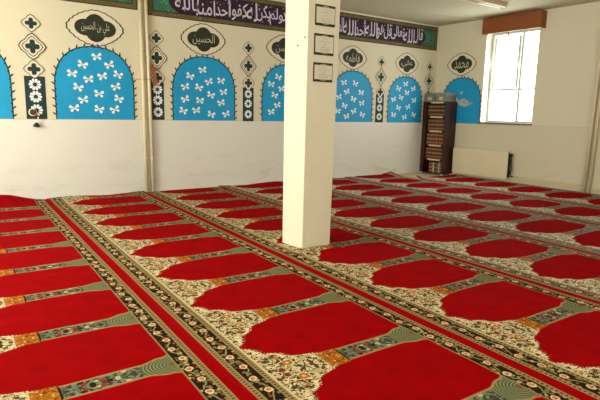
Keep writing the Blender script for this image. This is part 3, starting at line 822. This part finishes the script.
# ------------------------------------------------------------------ bookcase
BX0, BX1, BY0, BY1, BZ = 8.065, 8.392, 6.645, 7.225, 1.440
t = thing('bookcase', 'tall dark brown bookcase in the corner packed with books', 'bookcase', (8.25, 6.94, 0))
th = .022; FZ = 0.025
fix(box('side_panel', BX0, BX1, BY0, BY0 + .025, FZ, BZ, M_dark, None, None, .002), t)
fix(box('side_panel', BX0, BX1, BY1 - .085, BY1, FZ, BZ, M_dark, None, None, .002), t)
fix(box('back_board', BX1 - .008, BX1, BY0 + .025, BY1 - .085, FZ, BZ, M_darkin), t)
SH = [.032, .315, .597, .878, 1.158]                 # top of each shelf board
PIT = .281
for i, z in enumerate(SH): fix(box('shelf', BX0 + .004, BX1 - .008, BY0 + .025, BY1 - .085, max(z - th, FZ), z, M_darkin), t)
fix(box('top_panel', BX0, BX1 - .008, BY0 + .025, BY1 - .085, BZ - .022, BZ, M_dark), t)
M_strip = simple('paper_label_strip', (206, 184, 146), 0.6, 0.05)
for i in range(5):
    z = (SH + [BZ])[i + 1]
    fix(box('label_strip', BX0 - .004, BX0 + .003, BY0 + .07, BY1 - .20, z - .034, z - .002, M_strip), t)
for (x, y) in ((BX0 + .02, BY0 + .025), (BX0 + .02, BY1 - .025), (BX1 - .03, BY0 + .025), (BX1 - .03, BY1 - .025)):
    bm = bmesh.new(); add_tube(bm, [(x, y, 0.0), (x, y, FZ)], [.022, .019], 12); fix(mesh_obj('foot', bm, M_white), t)

M_bk = [simple('brown_book_cloth', (92, 44, 16), 0.55, 0.12, 9), simple('tan_book_cloth', (104, 56, 20), 0.55, 0.12, 9), simple('olive_book_cloth', (70, 46, 22), 0.55, 0.12, 9)]
M_pg = simple('book_pages', (214, 200, 164), 0.8, 0.05, 30)
M_bw, M_bg, M_bdg = simple('pale_book_cover', (190, 182, 150), 0.6), simple('green_book_cover', (52, 84, 56), 0.6), simple('dark_book_cover', (34, 36, 30), 0.6)
def build_book(thk, h, d, cover):
    """Spine towards -x at the origin's x, standing on z = 0."""
    ob = link('book', None)
    bm = bmesh.new()
    add_box(bm, 0.004, d, -thk / 2, -thk / 2 + .0025, 0, h); add_box(bm, 0.004, d, thk / 2 - .0025, thk / 2, 0, h)
    sp = []
    for k in range(7):
        a = -PI / 2 + PI * k / 6; sp.append((0.006 - .006 * math.cos(a), thk / 2 * math.sin(a)))
    lo = [bm.verts.new((x, y, 0)) for x, y in sp]; hi = [bm.verts.new((x, y, h)) for x, y in sp]
    for k in range(6): bm.faces.new((lo[k], hi[k], hi[k + 1], lo[k + 1]))
    mesh_obj('cover', bm, cover, ob)
    box('pages', .006, d - .006, -thk / 2 + .0025, thk / 2 - .0025, .004, h - .004, M_pg, ob)
    bm = bmesh.new()
    for zc, hb in ((.17, .018), (.50, .024), (.83, .018)):
        add_box(bm, -.0015, .004, -thk * .40, thk * .40, zc * h - hb * .5, zc * h + hb * .5)
    mesh_obj('spine_stripe', bm, M_gold, ob)
    return ob
def copy_book(src):
    r = src.copy(); C.objects.link(r)
    for ch in src.children:
        c = ch.copy(); C.objects.link(c); c.parent = r
    return r
NB = 9; inner0, inner1 = BY0 + .030, BY1 - .090
step = (inner1 - inner0) / NB
protos = [build_book(step - .004, .222, .17, M_bk[i]) for i in range(3)]
used = [False] * 3
shelf_names = {4: 'topmost', 3: 'second highest', 2: 'middle', 1: 'fourth highest'}
for s in (4, 3, 2, 1):
    for k in range(NB):
        pi = (2 if s == 4 else (0 if s % 2 else 1))
        if used[pi]: b_ = copy_book(protos[pi])
        else: b_ = protos[pi]; used[pi] = True
        b_.location = (BX0 + .055 + rnd.uniform(-.004, .004), inner0 + step * (k + .5), SH[s] + .0005)
        tag(b_, 'brown gold-banded book in the row on the %s shelf of the bookcase' % shelf_names[s], 'book', 'books on the %s shelf' % shelf_names[s])
yy = inner1 - .10
for (tk, h, m, lab) in ((.050, .21, M_bk[0], 'brown book leftmost of the upright books on the bottom shelf'), (.040, .215, M_bk[1], 'tan brown book second from the leaning board on the bottom shelf'),
                        (.045, .20, M_bw, 'pale book between the brown and dark books on the bottom shelf'), (.045, .215, M_bdg, 'dark book beside the green book on the bottom shelf'),
                        (.055, .205, M_bg, 'green book on the bottom shelf of the bookcase'), (.035, .21, M_bw, 'thin pale book after the green one on the bottom shelf'), (.045, .20, M_bk[2], 'olive brown book last in the bottom shelf row')):
    b_ = build_book(tk - .003, h, .17, m); b_.location = (BX0 + .055, yy - tk / 2, SH[0] + .0005); yy -= tk + .001
    tag(b_, lab, 'book', 'books on the bottom shelf')
for p, u_ in zip(protos, used):
    if not u_:
        for ch in list(p.children): bpy.data.objects.remove(ch)
        bpy.data.objects.remove(p)

# two boxes on top of the bookcase
def topbox(y0, y1, h, m, lid, label):
    t = thing('storage_box', label, 'box', (8.24, (y0 + y1) / 2, BZ))
    bm = bmesh.new(); add_box(bm, BX0 + .02, BX1 - .03, y0, y1, BZ + .001, BZ + h * .72, 0, .006); fix(mesh_obj('box_body', bm, m), t)
    bm = bmesh.new(); add_box(bm, BX0 + .012, BX1 - .022, y0 - .006, y1 + .006, BZ + h * .72, BZ + h, 0, .006); fix(mesh_obj('box_lid', bm, lid), t)
    fix(box('box_label', BX0 + .0165, BX0 + .0205, (y0 + y1) / 2 - .05, (y0 + y1) / 2 + .05, BZ + h * .2, BZ + h * .55, M_strip), t)
M_bx = simple('grey_plastic', (128, 128, 112), 0.45, 0.2, 20); M_bx2 = simple('pale_grey_plastic', (150, 148, 136), 0.45, 0.2, 20)
topbox(6.96, 7.21, .165, M_bx, M_bx, 'grey box with a tan label on the bookcase, on the corner side')
topbox(6.675, 6.935, .175, M_bx, M_bx2, 'grey box with a paler lid on the bookcase, on the window side')

# ------------------------------------------------------------------ ceiling lamp
t = thing('ceiling_lamp', 'white twin-tube fluorescent lamp on the ceiling', 'lamp', (6.9, 5.13, CEIL))
lx0, lx1, ly = 6.28, 7.46, 5.14
fix(box('lamp_housing', lx0, lx1, ly - .075, ly + .075, CEIL - .045, CEIL - .0005, simple('lamp_enamel', (206, 188, 140), 0.4), None, None, .006), t)
for s in (-1, 1): fix(tube('lamp_tube', [(lx0 + .03, ly + s * .045, CEIL - .062), (lx1 - .03, ly + s * .045, CEIL - .062)], .015, M_tube, None, seg=14), t)
for x in (lx0 + .012, lx1 - .03): fix(box('tube_holder', x, x + .018, ly - .07, ly + .07, CEIL - .085, CEIL - .045, M_cream), t)
